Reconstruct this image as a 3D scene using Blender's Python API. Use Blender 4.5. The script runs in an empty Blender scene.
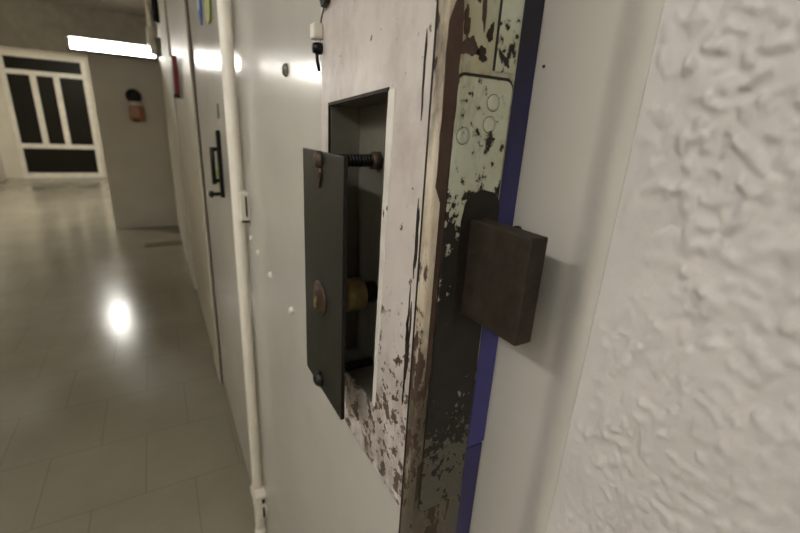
import bpy, bmesh, math, random
from mathutils import Vector, Matrix, noise
S = bpy.context.scene
COL = S.collection

# ------------------------------------------------------------------ camera
F_PX = 416.0
def make_camera():
    th, yaw, roll = map(math.radians, (18.5, 30.5, 3.3))
    F = Vector((math.sin(yaw)*math.cos(th), math.cos(yaw)*math.cos(th), -math.sin(th)))
    R0 = Vector((math.cos(yaw), -math.sin(yaw), 0)); U0 = R0.cross(F)
    R = R0*math.cos(roll) + U0*math.sin(roll); U = -R0*math.sin(roll) + U0*math.cos(roll)
    cd = bpy.data.cameras.new('camera'); c = bpy.data.objects.new('camera', cd); COL.objects.link(c)
    cd.sensor_width = 36.0; cd.lens = 36.0*F_PX/800.0; cd.clip_start = 0.01
    M = Matrix((R, U, -F)).transposed().to_4x4(); M.translation = Vector((0, 0, 1.3))
    c.matrix_world = M
    cd.dof.use_dof = True; cd.dof.focus_distance = 0.36; cd.dof.aperture_fstop = 6.5
    S.camera = c
make_camera()

# ------------------------------------------------------------------ world, light levels, exposure
w = bpy.data.worlds.new('world'); S.world = w; w.use_nodes = True
w.node_tree.nodes['Background'].inputs[0].default_value = (0.0, 0.0, 0.0, 1)
w.node_tree.nodes['Background'].inputs[1].default_value = 0.0
S.view_settings.view_transform = 'Standard'; S.view_settings.look = 'None'
S.view_settings.gamma = 1.0; S.view_settings.exposure = 0.02; S.view_settings.use_curve_mapping = False
S.cycles.use_denoising = True
S.cycles.max_bounces = 8; S.cycles.diffuse_bounces = 5; S.cycles.glossy_bounces = 4
LAMP_BAR = 50.0        # emission of the far fluorescent tube
LAMP_HALL = 120.0       # round lamp in the far hall
LAMP_NEAR = 31.0        # corridor tubes over and behind the photographer

# ------------------------------------------------------------------ materials
def lin(r, g, b):
    f = lambda v: (v/255/12.92) if v/255 <= .04045 else ((v/255+.055)/1.055)**2.4
    return (f(r), f(g), f(b), 1.0)
class NT:
    def __init__(s, name):
        s.m = bpy.data.materials.new(name); s.m.use_nodes = True
        s.t = s.m.node_tree; s.n = s.t.nodes; s.b = s.n['Principled BSDF']
        s.co = s.n.new('ShaderNodeTexCoord')
    def link(s, a, b): s.t.links.new(a, b)
    def noise(s, scale, detail=4, rough=.6, stretch=(1, 1, 1), dist=0.0):
        mp = s.n.new('ShaderNodeMapping'); mp.inputs['Scale'].default_value = stretch
        s.link(s.co.outputs['Object'], mp.inputs['Vector'])
        t = s.n.new('ShaderNodeTexNoise'); t.inputs['Scale'].default_value = scale
        t.inputs['Detail'].default_value = detail; t.inputs['Roughness'].default_value = rough
        t.inputs['Distortion'].default_value = dist
        s.link(mp.outputs[0], t.inputs['Vector']); return t.outputs['Fac']
    def ramp(s, fac, stops, interp='LINEAR'):
        r = s.n.new('ShaderNodeValToRGB'); r.color_ramp.interpolation = interp
        e = r.color_ramp.elements
        while len(e) < len(stops): e.new(0.5)
        for el, (p, c) in zip(e, stops):
            el.position = p; el.color = c if len(c) == 4 else (*c, 1)
        s.link(fac, r.inputs[0]); return r.outputs['Color']
    def mask(s, fac, a, b):
        return s.ramp(fac, [(a, (0, 0, 0, 1)), (b, (1, 1, 1, 1))])
    def math(s, op, a, b):
        n = s.n.new('ShaderNodeMath'); n.operation = op
        for i, v in enumerate((a, b)):
            if isinstance(v, (int, float)): n.inputs[i].default_value = v
            else: s.link(v, n.inputs[i])
        return n.outputs[0]
    def mix(s, fac, a, b):
        n = s.n.new('ShaderNodeMix'); n.data_type = 'RGBA'
        for i, v in ((0, fac), (6, a), (7, b)):
            if hasattr(v, 'links') or hasattr(v, 'node'): s.link(v, n.inputs[i])
            else: n.inputs[i].default_value = v
        return n.outputs[2]
    def axis(s, k):
        x = s.n.new('ShaderNodeSeparateXYZ'); s.link(s.co.outputs['Object'], x.inputs[0]); return x.outputs[k]
    def band(s, k, a, b):     # 0..1 as coordinate k goes from a to b
        r = s.n.new('ShaderNodeMapRange'); r.inputs[1].default_value = a; r.inputs[2].default_value = b
        s.link(s.axis(k), r.inputs[0]); return r.outputs[0]
    def bump(s, h, strength, dist=.002):
        b = s.n.new('ShaderNodeBump'); b.inputs['Strength'].default_value = strength
        b.inputs['Distance'].default_value = dist
        s.link(h, b.inputs['Height']); s.link(b.outputs[0], s.b.inputs['Normal'])
    def fin(s, col=None, rough=None, metal=None, spec=None, coat=None):
        for v, k in ((col, 'Base Color'), (rough, 'Roughness'), (metal, 'Metallic'), (spec, 'Specular IOR Level'), (coat, 'Coat Weight')):
            if v is None: continue
            if hasattr(v, 'node'): s.link(v, s.b.inputs[k])
            else: s.b.inputs[k].default_value = v
        return s.m

def plain(name, c, rough=.5, metal=0.0, var=.12, scale=12, bump=0.0, spec=.5):
    t = NT(name); n = t.noise(scale)
    lo = tuple(v*(1-var) for v in c[:3]); hi = tuple(min(1, v*(1+var)) for v in c[:3])
    col = t.ramp(n, [(.3, lo), (.7, hi)])
    if bump: t.bump(t.noise(scale*8), bump, .001)
    return t.fin(col, rough, metal, spec)
def emit(name, c, k):
    t = NT(name); t.b.inputs['Emission Color'].default_value = (*c, 1); t.b.inputs['Emission Strength'].default_value = k
    return t.fin((.8, .8, .8, 1), .4)

def m_floor():
    t = NT('floor tiles')
    br = t.n.new('ShaderNodeTexBrick'); mp = t.n.new('ShaderNodeMapping')
    mp.inputs['Location'].default_value = (.005+.32*4, -1.43+.34*6, 0)
    t.link(t.co.outputs['Object'], mp.inputs['Vector']); t.link(mp.outputs[0], br.inputs['Vector'])
    br.offset = .5; br.offset_frequency = 2; br.inputs['Scale'].default_value = 1.0
    br.inputs['Brick Width'].default_value = .32; br.inputs['Row Height'].default_value = .34
    br.inputs['Mortar Size'].default_value = .0016; br.inputs['Mortar Smooth'].default_value = .3
    br.inputs['Color1'].default_value = lin(148, 143, 128); br.inputs['Color2'].default_value = lin(150, 145, 130)
    br.inputs['Mortar'].default_value = lin(126, 120, 106)
    n = t.noise(1.6, 5); n2 = t.noise(30, 3)
    dirt = t.ramp(n, [(.3, lin(232, 230, 222)), (.7, lin(255, 255, 255))])
    mul = t.n.new('ShaderNodeMix'); mul.data_type = 'RGBA'; mul.blend_type = 'MULTIPLY'; mul.inputs[0].default_value = 1
    t.link(br.outputs['Color'], mul.inputs[6]); t.link(dirt, mul.inputs[7])
    t.bump(t.math('ADD', t.math('MULTIPLY', br.outputs['Fac'], -1.0), t.math('MULTIPLY', n2, .10)), .15, .0008)
    r = t.ramp(n, [(.3, (.17,)*3), (.7, (.21,)*3)])
    return t.fin(mul.outputs[2], r, 0, .5)

def m_gloss(name, c, r=.19, wav=.10):
    t = NT(name); n = t.noise(5, 4)
    col = t.ramp(n, [(.3, tuple(v*.94 for v in c[:3])), (.7, tuple(min(1, v*1.03) for v in c[:3]))])
    t.bump(t.noise(22, 3), wav, .002)
    return t.fin(col, r, 0, .55)

def m_plaster():
    t = NT('rough white plaster')
    n = t.noise(9, 5); f = t.noise(320, 4, .7); g = t.noise(110, 3)
    col = t.ramp(n, [(.3, lin(190, 185, 181)), (.7, lin(204, 200, 196))])
    t.bump(t.math('ADD', t.math('MULTIPLY', f, .35), g), .38, .0016)
    return t.fin(col, .62, 0, .4)

def m_panel():    # stained old paint on the lock case
    t = NT('stained old white paint')
    n = t.noise(14, 6, .65, (1, 1, .7)); n2 = t.noise(30, 6, .7, (1, 1, .5)); n3 = t.noise(60, 5, .7)
    base = t.ramp(n, [(.25, lin(166, 154, 148)), (.5, lin(202, 194, 188)), (.75, lin(208, 202, 195))])
    low = t.band(2, 1.16, .98)           # handling grime below the lock
    st = t.math('MULTIPLY', t.mask(n2, .40, .62), t.math('ADD', t.math('MULTIPLY', low, .6), .05))
    c1 = t.mix(st, base, lin(112, 97, 88))
    edge = t.band(1, .305, .262)         # chips along the opening edge
    lowe = t.band(2, 1.30, 1.05)
    ch = t.mask(t.math('ADD', n3, t.math('MULTIPLY', t.math('MULTIPLY', edge, .16), t.math('ADD', lowe, .12))), .70, .735)
    c2 = t.mix(ch, c1, lin(90, 76, 66))
    sm = t.mask(t.noise(95, 4, .6), .675, .70)
    c3 = t.mix(sm, c2, lin(110, 98, 88))
    t.bump(t.math('ADD', t.noise(70, 4), t.math('MULTIPLY', ch, -1.2)), .35, .0012)
    r = t.ramp(n, [(.3, (.42,)*3), (.7, (.28,)*3)])
    return t.fin(c3, r, 0, .5)

def m_chip(name, paint, paint2, under, amt, scale=70, zc=None, zamt=0.0, zspan=.12, stretch=(1, 1, .6), bump=.6, extra=None, grime_falloff=None):
    # flaking paint over dark rusty steel; zc: height where most has worn away
    t = NT(name)
    n = t.noise(scale, 6, .62, stretch); big = t.noise(scale*.28, 3, .55, (1, 1, .8))
    p = t.ramp(t.noise(26, 4), [(.35, paint), (.65, paint2)])
    if extra: p = t.mix(t.mask(t.noise(17, 4, .6, (1, 1, .6)), .52, .60), p, extra)
    if grime_falloff:   # hand dirt in the old paint, plus light falloff painted in low down
        g = t.math('MULTIPLY', t.mask(t.math('ADD', t.noise(38, 5, .65, (1, 1, .3)), t.math('MULTIPLY', t.band(2, *grime_falloff), .38)), .50, .72), .92)
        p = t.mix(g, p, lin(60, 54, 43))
    u = t.ramp(t.noise(45, 5), [(.3, under), (.7, tuple(v*1.9 for v in under[:3]))])
    h = t.math('ADD', t.math('MULTIPLY', n, .6), t.math('MULTIPLY', big, .4))
    if zc is not None:
        d = t.math('ABSOLUTE', t.math('SUBTRACT', t.axis(2), zc), 0)
        r = t.n.new('ShaderNodeMapRange'); r.inputs[1].default_value = zspan; r.inputs[2].default_value = 0
        t.link(d, r.inputs[0])
        h = t.math('ADD', h, t.math('MULTIPLY', r.outputs[0], zamt))
    k = t.mask(h, 1-amt, 1-amt+.018)
    rim = t.mask(h, 1-amt-.03, 1-amt)
    p = t.mix(t.math('MULTIPLY', rim, .35), p, lin(120, 104, 80))
    t.bump(t.math('MULTIPLY', k, -1), bump, .0012)
    rr = t.ramp(k, [(0, (.35,)*3), (1, (.7,)*3)])
    return t.fin(t.mix(k, p, u), rr, 0, .45)

def m_rust(name, a, b, rough=.6, metal=.3, scale=60):
    t = NT(name); n = t.noise(scale, 6, .65)
    t.bump(t.noise(scale*3, 5), .4, .0008)
    return t.fin(t.ramp(n, [(.3, a), (.7, b)]), rough, metal, .4)

def m_navy():    # blue paint with the gap's shade painted in, darker towards the top
    t = NT('blue paint with painted shade')
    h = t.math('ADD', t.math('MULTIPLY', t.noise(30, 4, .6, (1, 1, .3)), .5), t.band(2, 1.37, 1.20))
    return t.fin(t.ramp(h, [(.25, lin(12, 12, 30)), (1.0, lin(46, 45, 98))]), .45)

M = dict(
    floor=m_floor(),
    ceiling=plain('ceiling paint', lin(206, 201, 190), .8),
    back=plain('matt grey wall paint', lin(206, 200, 190), .7, scale=3, var=.06),
    wall=plain('cream wall paint', lin(206, 200, 186), .6, scale=3, var=.05),
    casing=plain('cream casing paint', lin(190, 182, 165), .45, scale=3, var=.05),
    far=plain('far hall white paint', lin(214, 208, 190), .6, scale=3, var=.05),
    plaster=m_plaster(),
    gloss=m_gloss('glossy grey door paint', lin(188, 185, 177)),
    gloss2=m_gloss('glossy grey neighbour door paint', lin(200, 195, 185), .2, .12),
    frame=m_gloss('glossy frame paint', lin(188, 184, 175), .36, .05),
    panel=m_panel(),
    edging=m_chip('chipped cream edging paint', lin(206, 196, 178), lin(186, 172, 150), lin(56, 42, 34), .435, 70, 1.00, .025, .22, (1, 1, .35), grime_falloff=(1.14, .98)),
    edge=m_chip('flaking pale green edge paint', lin(180, 183, 164), lin(164, 156, 126), lin(48, 38, 30), .45, 60, 1.03, .10, .16, (1, 1, .3), extra=lin(158, 140, 108), grime_falloff=(1.15, .96)),
    faceplate=m_chip('flaking pale green lock plate paint', lin(186, 192, 176), lin(172, 172, 146), lin(24, 20, 16), .440, 150, 1.13, .25, .15, (1, 1, .8), grime_falloff=(1.12, 1.0)),
    white_worn=m_chip('worn white lip paint', lin(226, 222, 214), lin(210, 204, 194), lin(70, 58, 50), .36, 120),
    rust=m_rust('rusty dark steel', lin(32, 27, 22), lin(58, 48, 38)),
    rustdark=m_rust('black greasy rust', lin(14, 11, 9), lin(38, 28, 22), .55, .1),
    brown=m_rust('brown bare steel', lin(62, 44, 36), lin(84, 64, 54), .55, .2, 30),
    plate=m_rust('dark lacquered steel', lin(36, 36, 30), lin(46, 45, 38), .38, .3, 14),
    recess=m_rust('dull grey steel lining', lin(98, 95, 84), lin(118, 114, 102), .36, .15, 18),
    black=plain('black steel', lin(22, 21, 19), .4, .4),
    brass=m_rust('tarnished brass', lin(112, 98, 62), lin(156, 140, 96), .32, .55, 50),
    copper=m_rust('reddish brown bolt metal', lin(52, 41, 32), lin(86, 67, 52), .45, .4, 90),
    bluedim=plain('darker blue paint', lin(42, 40, 92), .45, scale=40), blue=plain('blue paint', lin(56, 54, 118), .4, scale=40),  # bluedim is a darker tone of the blue, for the lower strip
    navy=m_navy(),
    white=plain('white enamel', lin(226, 220, 206), .35),
    pole=plain('white rod enamel', lin(246, 240, 228), .35, scale=20, var=.05),
    grey=plain('grey fitting metal', lin(120, 118, 108), .4, .5),
    glass=plain('dark night window glass', lin(34, 32, 26), .3, 0, .1, 2, 0, .08),
    red=plain('red enamel', lin(120, 36, 36), .45),
    orange=plain('orange brown plastic', lin(150, 98, 68), .45),
    pink=plain('faded salmon plastic', lin(176, 140, 116), .5),
    tagblue=plain('blue card', lin(64, 88, 168), .5), tagcyan=plain('pale blue card', lin(140, 180, 205), .5),
    taggreen=plain('yellow green plastic', lin(150, 162, 70), .45),
    mat=plain('brown floor strip', lin(92, 76, 56), .7),
    tube=emit('far fluorescent tube', (1.0, .97, .89), LAMP_BAR),
    hall=emit('far hall lamp glass', (1.0, .97, .89), LAMP_HALL),
    near=emit('corridor fluorescent tube', (1.0, .992, .975), LAMP_NEAR),
)

# ------------------------------------------------------------------ mesh helpers (world coordinates)
def nb(): return bmesh.new()
def box(bm, x0, x1, y0, y1, z0, z1, bev=0.0, seg=2):
    t = nb()
    bmesh.ops.create_cube(t, size=1)
    for v in t.verts:
        v.co = Vector(((x0+x1)/2+v.co.x*(x1-x0), (y0+y1)/2+v.co.y*(y1-y0), (z0+z1)/2+v.co.z*(z1-z0)))
    if bev: bmesh.ops.bevel(t, geom=list(t.edges), offset=bev, segments=seg, affect='EDGES', profile=.5)
    merge(bm, t); return bm
def merge(bm, t):
    me = bpy.data.meshes.new('tmp'); t.to_mesh(me); t.free(); bm.from_mesh(me); bpy.data.meshes.remove(me)
def lathe(bm, p0, d, prof, seg=24):      # prof: (distance along d, radius)
    d = Vector(d).normalized(); p0 = Vector(p0)
    a = d.orthogonal().normalized(); b = d.cross(a)
    rings = []
    for h, r in prof:
        rings.append([bm.verts.new(p0+d*h+(a*math.cos(2*math.pi*i/seg)+b*math.sin(2*math.pi*i/seg))*max(r, 1e-5)) for i in range(seg)])
    for q in range(len(rings)-1):
        for i in range(seg):
            f = bm.faces.new((rings[q][i], rings[q][(i+1) % seg], rings[q+1][(i+1) % seg], rings[q+1][i])); f.smooth = True
    bm.faces.new(rings[0][::-1]); bm.faces.new(rings[-1])
    return bm
def rod(bm, p0, p1, r, seg=20, bev=None):
    p0 = Vector(p0); p1 = Vector(p1); L = (p1-p0).length; e = bev if bev is not None else r*.15
    return lathe(bm, p0, p1-p0, [(0, r-e), (e, r), (L-e, r), (L, r-e)], seg)
def tube(bm, pts, r, seg=10):
    pts = [Vector(p) for p in pts]; rings = []; up = Vector((.3, .5, .8))
    for i, p in enumerate(pts):
        d = (pts[min(i+1, len(pts)-1)]-pts[max(i-1, 0)]).normalized(); a = d.cross(up).normalized(); b = d.cross(a)
        rings.append([bm.verts.new(p+(a*math.cos(2*math.pi*k/seg)+b*math.sin(2*math.pi*k/seg))*r) for k in range(seg)])
    for q in range(len(rings)-1):
        for k in range(seg):
            f = bm.faces.new((rings[q][k], rings[q][(k+1) % seg], rings[q+1][(k+1) % seg], rings[q+1][k])); f.smooth = True
    bm.faces.new(rings[0][::-1]); bm.faces.new(rings[-1]); return bm
def prism(bm, poly, ax, a, b):            # polygon extruded along axis ax; poly in the other two axes, in order
    def P(u, v, w):
        return {0: (w, u, v), 1: (u, w, v), 2: (u, v, w)}[ax]
    A = [bm.verts.new(P(u, v, a)) for u, v in poly]; B = [bm.verts.new(P(u, v, b)) for u, v in poly]
    bm.faces.new(A[::-1]); bm.faces.new(B)
    for i in range(len(poly)):
        j = (i+1) % len(poly); bm.faces.new((A[i], A[j], B[j], B[i]))
    bmesh.ops.recalc_face_normals(bm, faces=bm.faces); return bm
def holed(bm, x0, x1, y0, y1, z0, z1, hole):   # slab in x with a four-cornered hole (y,z): far-bottom, near-bottom, near-top, far-top
    out = [(y1, z0), (y0, z0), (y0, z1), (y1, z1)]
    V = [[bm.verts.new((x, *p)) for p in ring] for x in (x0, x1) for ring in (out, hole)]
    o0, h0, o1, h1 = V
    for i in range(4):
        j = (i+1) % 4
        bm.faces.new((o0[i], o0[j], h0[j], h0[i])); bm.faces.new((o1[j], o1[i], h1[i], h1[j]))
        bm.faces.new((o0[j], o0[i], o1[i], o1[j])); bm.faces.new((h0[i], h0[j], h1[j], h1[i]))
    bmesh.ops.recalc_face_normals(bm, faces=bm.faces); return bm

def origin_of(o):
    v = Vector((0, 0, 0))
    while o is not None: v += o.location; o = o.parent
    return v
def obj(name, bm, mat, parent=None, label=None):
    bmesh.ops.recalc_face_normals(bm, faces=bm.faces)
    me = bpy.data.meshes.new(name); bm.to_mesh(me); bm.free()
    o = bpy.data.objects.new(name, me); COL.objects.link(o)
    if parent is not None: o.parent = parent
    else: pass
    me.materials.append(M[mat])
    if parent is not None: me.transform(Matrix.Translation(-origin_of(parent)))
    if label: o['label'] = label
    return o
def struct(name, bm, mat, parent=None):
    o = obj(name, bm, mat, parent)
    if parent is None: o['kind'] = 'structure'
    return o
def thing(name, label, cat, loc, group=None):
    o = bpy.data.objects.new(name, None); COL.objects.link(o); o.location = loc; o.empty_display_size = .05
    o['label'] = label; o['category'] = cat
    if group: o['group'] = group
    return o
def solo(o, label, cat, group=None):
    o['label'] = label; o['category'] = cat
    if group: o['group'] = group
    return o

ZC = 2.25         # ceiling height
XL = -2.45        # left corridor wall
YB = -2.2         # wall behind the photographer
YF = 10.4         # far wall
# ------------------------------------------------------------------ the shell
struct('floor', box(nb(), XL-.1, .5, YB-.1, YF+.3, -.1, 0), 'floor')
struct('ceiling', box(nb(), XL-.1, .5, YB-.1, YF+.3, ZC, ZC+.1), 'ceiling')
struct('wall_left', box(nb(), XL-.1, XL, YB-.1, YF+.3, 0, ZC), 'wall')
struct('wall_behind', box(nb(), XL, .5, YB-.1, YB, 0, ZC), 'wall')
# far wall with the opening of the glazed door
bm = nb(); DX0, DX1, DZ = -2.20, -.955, 2.16
box(bm, XL, DX0, YF, YF+.2, 0, ZC); box(bm, DX1, .5, YF, YF+.2, 0, ZC); box(bm, DX0, DX1, YF, YF+.2, DZ, ZC)
struct('wall_far', bm, 'far')
# the wall that juts into the corridor, and the low beam that carries the lamp
struct('wall_back', box(nb(), -.495, .17, 5.7, YF, 0, ZC), 'back')
struct('trim_1', box(nb(), XL, -.495, 5.687, 5.95, 1.82, ZC), 'ceiling')
struct('trim_2', box(nb(), -.495, .15, 5.687, 5.70, 1.82, ZC), 'ceiling')
# right-hand wall: solid backing, then the painted lengths beyond the cell doors
struct('wall_right', box(nb(), .30, .5, .30, 5.9, 0, ZC), 'wall')
struct('trim_3', box(nb(), .150, .30, 3.42, 5.70, 0, ZC, .004), 'wall')
struct('trim_4', box(nb(), .166, .30, 2.28, 3.42, 0, ZC), 'casing')
bm = nb(); box(bm, .158, .168, 2.02, 2.28, 0, ZC, .002)
struct('trim_5', bm, 'casing')
struct('wall_right_upper', box(nb(), .225, .30, .24, 2.28, 1.92, ZC), 'wall')

# rough plaster wall beside the photographer: real relief where it is seen close up
def plaster():
    bm = nb()
    ys = [YB, -1.2, -.7, -.4, -.25]
    y = -.2
    while y < -.02: ys.append(y); y += .003
    while y < .1485: ys.append(y); y += .0012
    ys.append(.149)
    zs = [0, .3, .55, .72]
    z = .80
    while z < 1.48: zs.append(z); z += .0017
    zs += [1.55, 1.8, ZC]
    scars = [([(.135, 1.255), (.131, 1.272), (.120, 1.279), (.108, 1.276), (.103, 1.268), (.099, 1.250), (.098, 1.235)], .0016, .0032),
             ([(.128, 1.150), (.118, 1.165), (.108, 1.185), (.104, 1.20)], .0014, .004),
             ([(.112, 1.120), (.105, 1.14), (.100, 1.15)], .0015, .004),
             ([(.09, 1.20), (.085, 1.215), (.088, 1.23)], .0014, .004),
             ([(.125, 1.11), (.117, 1.118), (.113, 1.13)], .0016, .004)]
    def segd(p, a, b):
        ab = b-a; t = max(0, min(1, (p-a).dot(ab)/ab.length_squared)); return (p-(a+ab*t)).length
    def relief(y, z):
        p = Vector((y*1.0, z*1.0, 3.7)); q = Vector((y/1.07, z))
        a = noise.noise(p*165)                     # 1 cm lumps
        b = noise.noise(p*300+Vector((7, 3, 1)))
        c = noise.noise(p*22+Vector((2, 9, 4)))   # patches of more or less relief
        lump = max(0.0, a*.9+b*.3+.14)
        sm = .45+.55*min(1, max(0, (.140-y)/.022))  # smoothed towards the frame
        if 1.19 < z < 1.275 and .107 < y: sm *= .45
        sm *= 1.0 if z > 1.26 else .48+.52*min(1, max(0, (z-1.16)/.10))
        h = (.0056*lump*(.85+.5*c)+.0018*noise.noise(p*60)+.001*c)*sm
        for pts, amp, wd in scars:
            d = min(segd(q, Vector(pts[i]), Vector(pts[i+1])) for i in range(len(pts)-1))
            if d < wd*3: h += amp*math.exp(-(d/wd)**2)*(1+.5*b)
        return h*min(1, max(0, (.149-y)/.006))
    grid = []
    for y in ys:
        row = []
        for z in zs:
            h = relief(y, z) if (y > -.24 and .78 < z < 1.5) else 0
            row.append(bm.verts.new((.236-h, y, z)))
        grid.append(row)
    for i in range(len(ys)-1):
        for j in range(len(zs)-1):
            f = bm.faces.new((grid[i][j], grid[i+1][j], grid[i+1][j+1], grid[i][j+1])); f.smooth = True
    t = nb(); box(t, .2385, .5, YB, .149, 0, ZC); merge(bm, t)
    return bm
struct('wall_right_near', plaster(), 'plaster')

# steel frame of the open cell: flat band, rounded shoulder up to the plaster
prof = [(.2505, .30), (.2505, .186)]
for k in range(1, 9):    # rounded shoulder rising from the frame to the plaster face
    a = k/8
    prof.append((.2505-.0150*(1-math.cos(math.pi*a))/2-.0024*math.sin(math.pi*a), .186-.037*a))
prof += [(.30, .149), (.30, .30)]
bm = prism(nb(), prof, 2, 0, 1.92)
o = struct('trim_6', bm, 'frame')
for f in o.data.polygons: f.use_smooth = abs(f.normal.z) < .5
mod = o.modifiers.new('edges', 'EDGE_SPLIT'); mod.split_angle = math.radians(40)

bm = nb(); lathe(bm, (.2505, .2385, 1.2255), (-1, 0, 0), [(0, .004), (.004, .0042), (.006, .003)], 14)
obj('frame_screw', bm, 'black', o)
bm = nb(); lathe(bm, (.2505, .2375, 1.347), (-1, 0, 0), [(0, .0012), (.0008, .001), (.001, .0004)], 10)
obj('frame_pin', bm, 'rust', o)

# glazed door at the end of the corridor
bm = nb(); z0 = 0.0
box(bm, DX0, DX0+.075, YF-.03, YF+.05, 0, DZ, .004); box(bm, DX1-.075, DX1, YF-.03, YF+.05, 0, DZ, .004)
box(bm, DX0+.075, DX1-.075, YF-.03, YF+.05, DZ-.055, DZ, .004)
box(bm, DX0+.075, DX1-.075, YF-.03, YF+.05, 0, .10, .004)
box(bm, DX0+.075, DX1-.075, YF-.03, YF+.05, .55, .635, .004)
box(bm, DX0+.075, DX1-.075, YF-.03, YF+.05, 1.82, 1.90, .004)
WM = [(-1.81, -1.72), (-1.475, -1.385)]
for a, b in WM: box(bm, a, b, YF-.028, YF+.05, .635, 1.82, .004)
d1 = obj('door_1', bm, 'white'); d1['kind'] = 'structure'
for a, b, c, d in [(DX0+.075, DX1-.075, .10, .55), (DX0+.075, DX1-.075, 1.90, DZ-.055), (DX0+.075, WM[0][0], .635, 1.82), (WM[0][1], WM[1][0], .635, 1.82), (WM[1][1], DX1-.075, .635, 1.82)]:
    obj('pane', box(nb(), a, b, YF+.005, YF+.02, c, d), 'glass', d1)
bm = nb()
for z in (.42, 1.02, 1.66): rod(bm, (DX1+.012, YF-.04, z), (DX1+.012, YF-.04, z+.09), .014, 12)
obj('hinge', bm, 'white', d1)
struct('baseboard_left', box(nb(), XL, XL+.012, 6, YF, 0, .07), 'casing')

# ------------------------------------------------------------------ the open cell door
CD = thing('cell_door', 'open grey steel cell door with a pulled-out dark lock cover and flaking edge', 'door', (.2, .62, 0), None)
HOLE = [(.446, 1.022), (.320, 1.031), (.313, 1.327), (.446, 1.318)]
bm = nb()
holed(bm, .168, .2035, .2445, 1.025, .02, 1.90, HOLE)
box(bm, .2035, .2275, .2445, 1.025, .02, 1.90)
obj('door_leaf', bm, 'gloss', CD)
bm = nb(); holed(bm, .1655, .168, .2500, .472, .955, 1.88, HOLE)
LP = obj('lock_panel', bm, 'panel', CD, 'stained off-white lock panel')
mo = LP.modifiers.new('bevel', 'BEVEL'); mo.width = .0008; mo.segments = 2; mo.limit_method = 'ANGLE'
# lining of the hole
bm = nb()
ins = [(y+(-.0006 if y > .4 else .0006), z+(.0006 if z < 1.1 else -.0006)) for y, z in HOLE]
A = [bm.verts.new((.1672, *p)) for p in ins]; B = [bm.verts.new((.2005, *p)) for p in ins]
for i in range(4): bm.faces.new((A[i], A[(i+1) % 4], B[(i+1) % 4], B[i]))
bm.faces.new(B)
LR = obj('lock_recess', bm, 'recess', CD, 'dull grey metal recess')
# bright worn lip on the near side of the hole, dark bare line over the top
bm = nb()
pts = []
random.seed(4)
N = 26
L = [bm.verts.new((.1648, .3205-.007*i/N+.0004*random.uniform(-1, 1), 1.031+.296*i/N)) for i in range(N+1)]
R_ = [bm.verts.new((.1648, .3150-.0125*i/N+.0007*random.uniform(-1, 1), 1.030+.298*i/N)) for i in range(N+1)]
L2 = [bm.verts.new(v.co+Vector((.0025, 0, 0))) for v in L]; R2 = [bm.verts.new(v.co+Vector((.0025, -.001, 0))) for v in R_]
for i in range(N):
    bm.faces.new((L[i], R_[i], R_[i+1], L[i+1])); bm.faces.new((R_[i], R2[i], R2[i+1], R_[i+1])); bm.faces.new((L[i], L[i+1], L2[i+1], L2[i]))
bm.faces.new((L[0], L2[0], R2[0], R_[0])); bm.faces.new((L[N], R_[N], R2[N], L2[N]))
obj('worn_lip', bm, 'white_worn', CD, 'bright white lip along the recess')
bm = nb(); prism(bm, [(.446, 1.3172), (.313, 1.3262), (.313, 1.3292), (.446, 1.3202)], 0, .1645, .167)
prism(bm, [(.446, 1.022), (.4485, 1.022), (.4485, 1.3202), (.446, 1.3202)], 0, .1645, .167)
obj('recess_rim', bm, 'rust', CD, 'dark bare rim of the recess')

# cover plate pulled off the recess on its two threaded rods
bm = box(nb(), .136, .1395, .3335, .447, 1.010, 1.274, .0006, 2)
CP = obj('lock_cover', bm, 'plate', CD, 'dark steel lock cover standing off the door')
RY = .394
obj('cover_edge', box(nb(), .1359, .1397, .3328, .3337, 1.0105, 1.2735), 'black', CP, 'black cut edge of the cover')
# top bolt head: lobed reddish-brown piece
bm = nb(); lathe(bm, (.1362, RY, 1.266), (-1, 0, 0), [(0, .0085), (.0015, .0085), (.0045, .0065), (.005, .003)], 20)
lathe(bm, (.1362, RY-.0005, 1.2545), (-1, 0, 0), [(0, .0068), (.0015, .0066), (.003, .004)], 16)
prism(bm, [(RY-.007, 1.254), (RY+.007, 1.254), (RY+.0015, 1.2395), (RY-.0015, 1.2395)], 0, .1342, .1362)
obj('bolt_head', bm, 'copper', CP, 'reddish brown lobed bolt head')
bm = nb(); lathe(bm, (.1362, RY+.002, 1.022), (-1, 0, 0), [(0, .0095), (.002, .0095), (.006, .007), (.008, .0035)], 20)
obj('bolt_head', bm, 'black', CP, 'black round bolt head')
bm = nb()
lathe(bm, (.1362, RY+.001, 1.122), (-1, 0, 0), [(0, .0195), (.0012, .0195), (.0022, .017), (.0022, .0125), (.004, .0115), (.004, .003)], 32)
obj('keyhole_rosette', bm, 'copper', CP, 'round brown keyhole rosette')
bm = nb(); box(bm, .1300, .1335, RY-.001, RY+.003, 1.112, 1.1245, .0006); box(bm, .131, .1345, RY+.004, RY+.009, 1.110, 1.117, .0008)
obj('keyhole_tongue', bm, 'brass', CP)
bm = nb()
rod(bm, (.1395, RY, 1.266), (.2004, RY, 1.266), .0058)
for k in range(16): lathe(bm, (.1415+k*.0034, RY, 1.266), (1, 0, 0), [(0, .0058), (.001, .0066), (.002, .0058)], 20)
obj('threaded_rod', bm, 'black', CP)
bm = nb(); lathe(bm, (.1905, RY, 1.266), (1, 0, 0), [(0, .007), (.0005, .0095), (.0095, .0095), (.0098, .007)], 6)
obj('nut', bm, 'copper', CP, 'reddish brown hexagon nut')
bm = nb(); rod(bm, (.1395, RY+.002, 1.022+.006), (.2004, RY+.002, 1.022+.006), .0062)
obj('threaded_rod', bm, 'black', CP)
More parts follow.
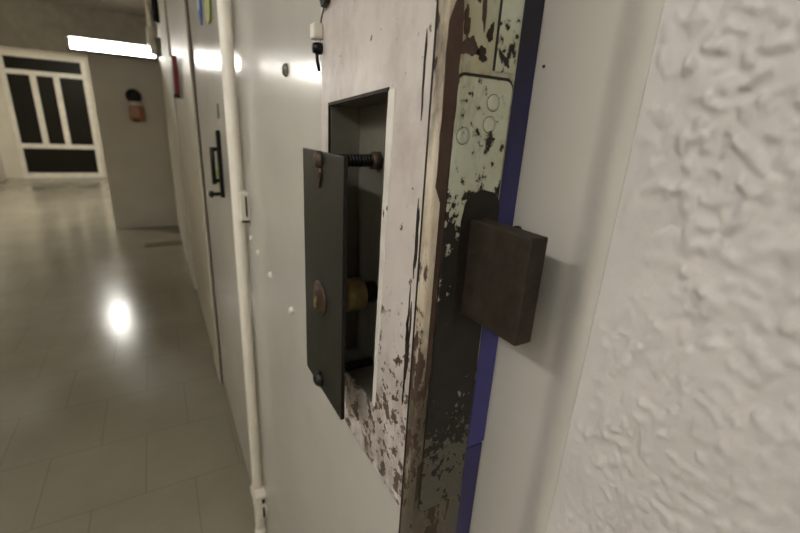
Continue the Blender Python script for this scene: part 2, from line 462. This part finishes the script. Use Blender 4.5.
bm = nb(); lathe(bm, (.1395, RY, 1.1215), (1, 0, 0), [(0, .0125), (.016, .0125), (.0165, .0182), (.043, .0182), (.0445, .017), (.0445, .009)], 32)
obj('lock_cylinder', bm, 'brass', CP, 'tarnished brass lock cylinder')
bm = nb(); rod(bm, (.1615, RY, 1.1215), (.2004, RY, 1.1215), .0125, 24)
obj('cylinder_core', bm, 'black', CP)

# door edge facing the photographer
bm = box(nb(), .1668, .2282, .2420, .2446, .02, 1.90)
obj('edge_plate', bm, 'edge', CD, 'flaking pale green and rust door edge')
# corner edging: an angle strip with rounded nose, chipped
bm = nb()
prism(bm, [(.1652, .2515), (.1646, .2505), (.1646, .2440), (.1652, .2418), (.1668, .2410), (.1718, .2410), (.1724, .2418), (.1724, .2430), (.1668, .2430), (.1660, .2440), (.1660, .2515)], 2, .02, 1.90)
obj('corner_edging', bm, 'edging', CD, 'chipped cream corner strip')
bm = nb(); box(bm, .1649, .1662, .2518, .2535, .02, 1.88)
obj('edging_groove', bm, 'rustdark', CD, 'dark grimy groove')
# bare brown band between the edging and the lock plate
bm = nb()
random.seed(8)
pl = [(.1726, 1.08)]; pr = []
for k in range(15):
    z = 1.10+k*.0195
    wd = .0042 if z < 1.24 else .0056
    pr.append((.1726+wd+random.uniform(-.0008, .001), z))
top = [(.1775, 1.376), (.1742, 1.386), (.1726, 1.37)]
prism(bm, pl+pr+top, 1, .2412, .2421)
obj('bare_band', bm, 'brown', CD, 'bare brown steel band')
random.seed(21)
L = [(.1664+random.uniform(0, .0012), 1.262+.0085*k) for k in range(13)]
R_ = [(.1772+random.uniform(-.0012, .0012), 1.375-.0085*k) for k in range(13)]
bm = prism(nb(), [(.172, 1.250)]+R_[::-1]+[(.1745, 1.385)]+L[::-1], 1, .2402, .2413)
obj('bare_patch', bm, 'brown', CD, 'bare brown patch on the corner')
for k in range(9):     # slender rust streaks beside the corner strip
    y = .2555+.0085*random.random(); z = 1.02+.29*random.random(); h = .02+.05*random.random(); wd = .0005+.0009*random.random()
    P = [(y+wd*random.uniform(-.6, .6)-wd, z+h*i/6) for i in range(1, 6)]; Q = [(y+wd*random.uniform(-.6, .6)+wd, z+h*i/6) for i in range(1, 6)]
    bm = prism(nb(), [(y, z)]+Q+[(y, z+h)]+P[::-1], 0, .1650, .1658)
    obj('rust_streak', bm, 'rust', CD, 'thin vertical rust streak')
# lock plate with rounded top
def rrect(x0, x1, z0, z1, r, n=6):
    P = []
    for cx, cz, a0 in ((x1-r, z1-r, 0), (x0+r, z1-r, 90), (x0+r, z0+r, 180), (x1-r, z0+r, 270)):
        for i in range(n+1):
            a = math.radians(a0+90*i/n); P.append((cx+r*math.cos(a), cz+r*math.sin(a)))
    return P
bm = prism(nb(), rrect(.1778, .2258, .958, 1.3345, .006), 1, .2402, .2421)
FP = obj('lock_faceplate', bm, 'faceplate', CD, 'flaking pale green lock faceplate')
mo = FP.modifiers.new('bevel', 'BEVEL'); mo.width = .0006; mo.segments = 2; mo.limit_method = 'ANGLE'
bm = prism(nb(), rrect(.1770, .2266, .9572, 1.3366, .0066), 1, .2411, .2421)
obj('plate_gap', bm, 'rustdark', CD, 'black line around the faceplate')
for sx, sz in ((.2095, 1.3195), (.1860, 1.2965), (.2080, 1.3050), (.1870, 1.066), (.2120, 1.056)):
    bm = nb(); lathe(bm, (sx, .2403, sz), (0, -1, 0), [(0, .0054), (.0005, .0054), (.0012, .0042), (.0014, .002)], 22)
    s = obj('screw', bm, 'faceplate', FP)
    bm = nb(); lathe(bm, (sx, .2404, sz), (0, -1, 0), [(0, .0059), (.00035, .0058)], 22)
    obj('screw_rim', bm, 'rustdark', FP, 'black ring around a painted screw')
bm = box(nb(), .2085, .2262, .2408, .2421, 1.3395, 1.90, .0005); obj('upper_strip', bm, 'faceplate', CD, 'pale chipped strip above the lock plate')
bm = box(nb(), .2068, .2085, .2413, .2421, 1.340, 1.90); obj('strip_seam', bm, 'rustdark', CD, 'dark seam beside the pale strip')
def blob(cx, cz, rx, rz, seed, n=26):
    q = random.Random(seed); ph = [q.uniform(0, 6.28) for _ in range(4)]
    P = []
    for k in range(n):
        a = 2*math.pi*k/n; m = 1+.22*math.sin(2*a+ph[0])+.16*math.sin(3*a+ph[1])+.12*math.sin(5*a+ph[2])+.10*math.sin(8*a+ph[3])
        P.append((cx+rx*m*math.cos(a), cz+rz*m*math.sin(a)))
    return P
for cx, cz, rx, rz, m, sd in ((.1855, 1.352, .0058, .0065, 'brown', 3), (.1960, 1.349, .0045, .0040, 'rust', 5), (.1815, 1.3655, .0022, .0085, 'copper', 9),
                              (.1945, 1.376, .0016, .0120, 'brown', 11), (.2015, 1.362, .0022, .0060, 'rust', 14), (.1880, 1.386, .0030, .0070, 'brown', 17)):
    obj('rust_patch', prism(nb(), blob(cx, cz, rx, rz, sd), 1, .2414, .2421), m, CD, 'brown rust patch where the paint has flaked off')
# bolt hole with arched top, bolt
bm = nb()
P = [(.1935, 1.150), (.2275, 1.150), (.2275, 1.243), (.2255, 1.2515), (.2200, 1.2570), (.2095, 1.2590), (.1990, 1.2565), (.1940, 1.2500), (.1915, 1.236)]
prism(bm, P, 1, .2394, .2410)
obj('bolt_opening', bm, 'rustdark', FP, 'black greasy bolt opening')
bm = box(nb(), .2005, .2165, .1790, .2425, 1.1605, 1.2375, .0012, 3)
obj('dead_bolt', bm, 'rust', CD, 'rusty rectangular bolt thrown out of the edge')
# inner skin of the door, painted blue, seen in the gap
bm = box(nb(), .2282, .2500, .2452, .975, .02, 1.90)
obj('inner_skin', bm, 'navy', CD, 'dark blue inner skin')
bm = nb(); box(bm, .2290, .2502, .2425, .2454, 1.012, 1.215, .001)
obj('keeper_strip', bm, 'blue', CD, 'blue painted strip under the bolt')
bm = nb(); box(bm, .2290, .2498, .2440, .2454, .30, 1.008, .0005)
obj('lower_strip', bm, 'bluedim', CD, 'blue painted strip near the bottom')
# round white buttons on the leaf
for y, z in ((.948, 1.046), (.877, 1.033), (.772, 1.017), (.627, 1.004)):
    bm = nb(); lathe(bm, (.168, y, z), (-1, 0, 0), [(0, .0062), (.002, .0060), (.0045, .0042), (.0055, .0015)], 16)
    obj('stud', bm, 'white', CD, 'small white stud')
bm = nb(); lathe(bm, (.168, .620, 1.365), (-1, 0, 0), [(0, .0085), (.002, .0085), (.005, .006), (.006, .002)], 18)
obj('screw_knob', bm, 'grey', CD, 'small grey screw knob')
# fittings above the recess
bm = nb(); box(bm, .155, .1655, .464, .478, 1.382, 1.397, .002)
FT = obj('catch', bm, 'white', CD, 'small white catch block')
bm = nb(); lathe(bm, (.1655, .471, 1.374), (-1, 0, 0), [(0, .0055), (.004, .006), (.009, .005), (.010, .002)], 16)
tube(bm, [(.160, .471, 1.372), (.161, .4712, 1.362), (.163, .4712, 1.352)], .0018, 8)
obj('catch_pin', bm, 'black', FT, 'black pin under the catch')
bm = nb(); tube(bm, [(.164, .470, 1.397), (.164, .464, 1.405), (.1642, .457, 1.413)], .0008, 6)
obj('wire', bm, 'grey', FT)
bm = nb(); prism(bm, [(.425, 1.430), (.452, 1.436), (.462, 1.418), (.456, 1.409), (.447, 1.411), (.428, 1.424)], 0, .160, .1658)
lathe(bm, (.160, .440, 1.424), (-1, 0, 0), [(0, .006), (.003, .006), (.004, .004)], 16)
obj('pivot_bracket', bm, 'black', CD, 'black pivot bracket at the top')
bm = nb(); prism(bm, [(.286, 1.392), (.300, 1.388), (.304, 1.41), (.284, 1.42)], 0, .164, .1657)
obj('dark_tab', bm, 'rust', CD, 'dark metal tab')
# bolt-through rod at the hinge side
PX, PY, PR = .1500, .9945, .0130
bm = rod(nb(), (PX, PY, .135), (PX, PY, 1.90), PR, 24)
lathe(bm, (PX, PY, .135), (0, 0, -1), [(0, PR), (.012, PR*1.25), (.02, PR*1.2), (.075, .002)], 24)
HR = obj('hinge_rod', bm, 'pole', CD, 'tall white rod on the hinge side')
bm = nb(); box(bm, .1495, .168, .955, 1.016, 1.082, 1.146, .002)
HB = obj('hinge_bracket', bm, 'white', HR)
bm = nb(); box(bm, .1595, .1630, .9530, .9555, 1.093, 1.138, .0005); box(bm, .150, .166, .9535, .956, 1.080, 1.0845, .0005)
bm2 = bm
obj('bracket_slot', bm2, 'black', HR, 'dark slot of the bracket')
bm = nb(); box(bm, .138, .168, .955, 1.020, .205, .292, .003)
box(bm, .136, .150, 1.012, 1.04, .235, .262, .003)
obj('hinge_bracket', bm, 'white', HR)
bm = nb(); box(bm, .154, .160, .953, .9555, .213, .250, .0008); box(bm, .153, .162, .953, .9555, .265, .280, .0008)
obj('bracket_slot', bm, 'black', HR, 'dark slot of the lower bracket')
obj('threshold_mark', box(nb(), .150, .168, .955, 1.04, .018, .04, .002), 'rust', CD) if False else None

# ------------------------------------------------------------------ neighbouring cell door
ND = thing('cell_door', 'shut grey cell door beyond the white rod, with a dark lock grip', 'door', (.2, 1.5, 0))
bm = nb(); box(bm, .172, .22, 1.045, 2.00, .02, 1.90, .003)
obj('door_leaf', bm, 'gloss2', ND)
bm = nb(); box(bm, .160, .172, 1.372, 1.398, 1.065, 1.262, .002)
LB = obj('lock_backplate', bm, 'black', ND)
bm = nb(); rod(bm, (.1465, 1.385, 1.105), (.1465, 1.385, 1.214), .0065, 14); obj('lock_grip', bm, 'black', LB)
for z, x0 in ((1.208, .1465), (1.115, .1465), (1.075, .140)):
    bm = nb(); rod(bm, (x0, 1.385, z), (.162, 1.385, z), .0062, 12)
    if x0 < .145: lathe(bm, (x0, 1.385, z), (-1, 0, 0), [(0, .010), (.006, .011), (.012, .006)], 14)
    obj('grip_rod', bm, 'black', LB)
bm = nb(); box(bm, .1535, .1598, 1.377, 1.390, 1.125, 1.150, .002); obj('lock_tag', bm, 'taggreen', LB, 'yellow green tag')
bm = nb(); box(bm, .166, .172, 1.36, 1.372, 1.295, 1.335, .002); obj('door_knob', bm, 'grey', ND)
bm = nb(); box(bm, .1700, .1722, 1.05, 1.075, .02, 1.90, .0008); obj('edge_strip', bm, 'casing', ND)

# things hanging on the neighbouring door
bm = nb(); box(bm, .1665, .1695, 1.56, 1.635, 1.60, 1.72, .001)
T = obj('hanging_tag', bm, 'tagblue'); solo(T, 'blue paper tag hanging high on the neighbouring cell door', 'tag')
bm = nb(); prism(bm, [(1.58, 1.565), (1.62, 1.60), (1.565, 1.60)], 0, .1665, .1695); obj('tag_corner', bm, 'tagblue', T)
bm = nb(); box(bm, .1660, .1668, 1.57, 1.625, 1.61, 1.64, .0002); obj('tag_print', bm, 'tagcyan', T, 'pale blue print')
bm = nb(); prism(bm, [(1.355, 1.545), (1.395, 1.54), (1.43, 1.555), (1.45, 1.60), (1.41, 1.61), (1.39, 1.595), (1.37, 1.625), (1.34, 1.60)], 0, .1660, .1695)
T = obj('hanging_tag', bm, 'taggreen'); solo(T, 'crumpled yellow-green tag hanging beside the blue one', 'tag')

# red box on the wall beyond
A = thing('alarm_box', 'narrow red enamel box fixed to the pale wall beyond the cell doors', 'alarm box', (.14, 2.75, 1.40))
bm = nb(); box(bm, .130, .158, 2.74, 2.86, 1.405, 1.595, .004); obj('housing', bm, 'red', A)
bm = nb(); box(bm, .125, .158, 2.75, 2.85, 1.385, 1.405, .002); obj('mounting_foot', bm, 'black', A)

# ------------------------------------------------------------------ things on and around the back wall
D = thing('wall_dispenser', 'small orange wall box under a round black cap on the back wall', 'dispenser', (-.13, 5.7, 1.2))
bm = nb(); lathe(bm, (-.137, 5.70, 1.46), (0, -1, 0), [(0, .075), (.05, .074), (.085, .055), (.10, .02)], 28); obj('round_cap', bm, 'black', D)
bm = nb(); rod(bm, (-.135, 5.66, 1.36), (-.135, 5.66, 1.42), .045, 18); obj('collar', bm, 'white', D, 'pale collar')
bm = nb(); box(bm, -.195, -.055, 5.60, 5.70, 1.20, 1.365, .018, 3); OB = obj('body', bm, 'orange', D)
bm = nb(); box(bm, -.185, -.105, 5.594, 5.602, 1.25, 1.35, .003); obj('front_label', bm, 'pink', OB, 'faded salmon front')
bm = nb(); box(bm, -.165, -.105, 5.575, 5.60, 1.195, 1.225, .006); obj('spout', bm, 'copper', OB)

# fluorescent lamp on the beam
def beam_lamp(x0, x1, label, z=1.83):
    FL = thing('fluorescent_lamp', label, 'ceiling lamp', ((x0+x1)/2, 5.6, z))
    obj('lamp_housing', box(nb(), x0, x1, 5.62, 5.685, z, z+.11, .004), 'white', FL)
    bm = nb(); box(bm, x0, x1, 5.35, 5.62, z, z+.006, .001); box(bm, x0, x1, 5.34, 5.62, z+.104, z+.11, .001)  # shelves added to keep the lamp's glow off floor and ceiling
    obj('added_light_shield', bm, 'black', FL, 'added black shield holding back the lamp light')
    bm = nb(); box(bm, x0+.015, x1-.015, 5.535, 5.618, z+.011, z+.099, .03, 4)
    obj('lamp_diffuser', bm, 'tube', FL, 'glowing white diffuser')
    for x in (x0+.005, x1-.013):
        obj('end_cap', box(nb(), x, x+.009, 5.52, 5.63, z+.007, z+.103, .001), 'white', FL)
beam_lamp(-.615, .125, 'long glowing fluorescent lamp in front of the grey back wall')
beam_lamp(-2.20, -1.40, 'fluorescent lamp on the beam left of the glazed door, mirrored in the cell door')
# round lamp in the far hall, then an added unseen one
def round_lamp(x, y, label):
    r = thing('round_lamp', label, 'ceiling lamp', (x, y, ZC))
    obj('lamp_base', lathe(nb(), (x, y, ZC), (0, 0, -1), [(0, .15), (.02, .15), (.025, .14)], 32), 'white', r)
    obj('lamp_glass', lathe(nb(), (x, y, ZC-.025), (0, 0, -1), [(0, .135), (.03, .13), (.06, .10), (.075, .05)], 32), 'hall', r, 'glowing glass')
round_lamp(-.876, 8.25, 'round glowing ceiling lamp of the far hall, seen as a spot on the floor')
round_lamp(-1.55, 6.45, 'added unseen round lamp close behind the beam, brightening the far hall')  # extra lamp out of view, added to brighten the far hall

# conduit hanging near the corner
K = thing('conduit', 'white conduit dropping from the ceiling near the far wall corner', 'pipe', (.08, 4.3, ZC))
bm = rod(nb(), (.075, 4.3, 1.86), (.075, 4.3, ZC), .016, 16); obj('pipe', bm, 'pole', K)
bm = nb(); rod(bm, (.075, 4.3, 1.82), (.075, 4.3, 1.95), .030, 16); rod(bm, (.095, 4.3, 1.75), (.095, 4.3, 1.84), .038, 16); obj('socket', bm, 'white', K)
bm = nb(); rod(bm, (.128, 4.3, 1.99), (.128, 4.3, ZC), .026, 14); obj('bracket_arm', bm, 'black', K)
bm = nb(); box(bm, .10, .142, 4.26, 4.34, 1.74, 1.88, .01); obj('clamp', bm, 'grey', K)

# brown strip on the floor by the back wall
o = obj('floor_strip', box(nb(), -.20, .145, 4.80, 4.95, 0.0, .006, .002), 'mat')
solo(o, 'short brown strip lying on the floor before the back wall', 'floor strip')

# ------------------------------------------------------------------ corridor lamps over the photographer
def corridor_lamp(X, y, label):
    r = thing('ceiling_batten', label, 'ceiling lamp', (X, y, ZC))
    obj('lamp_housing', box(nb(), X-.05, X+.05, y-.92, y+.92, ZC-.05, ZC, .005), 'white', r)
    for s in (-.022, .022):
        obj('lamp_tube', rod(nb(), (X+s*1.2, y-.90, ZC-.068), (X+s*1.2, y+.90, ZC-.068), .014, 14), 'near', r)
corridor_lamp(-1.15, .35, 'twin-tube ceiling batten over the open cell door')
corridor_lamp(-1.4, -1.26, 'twin-tube ceiling batten behind the open cell door, nearer the end wall')
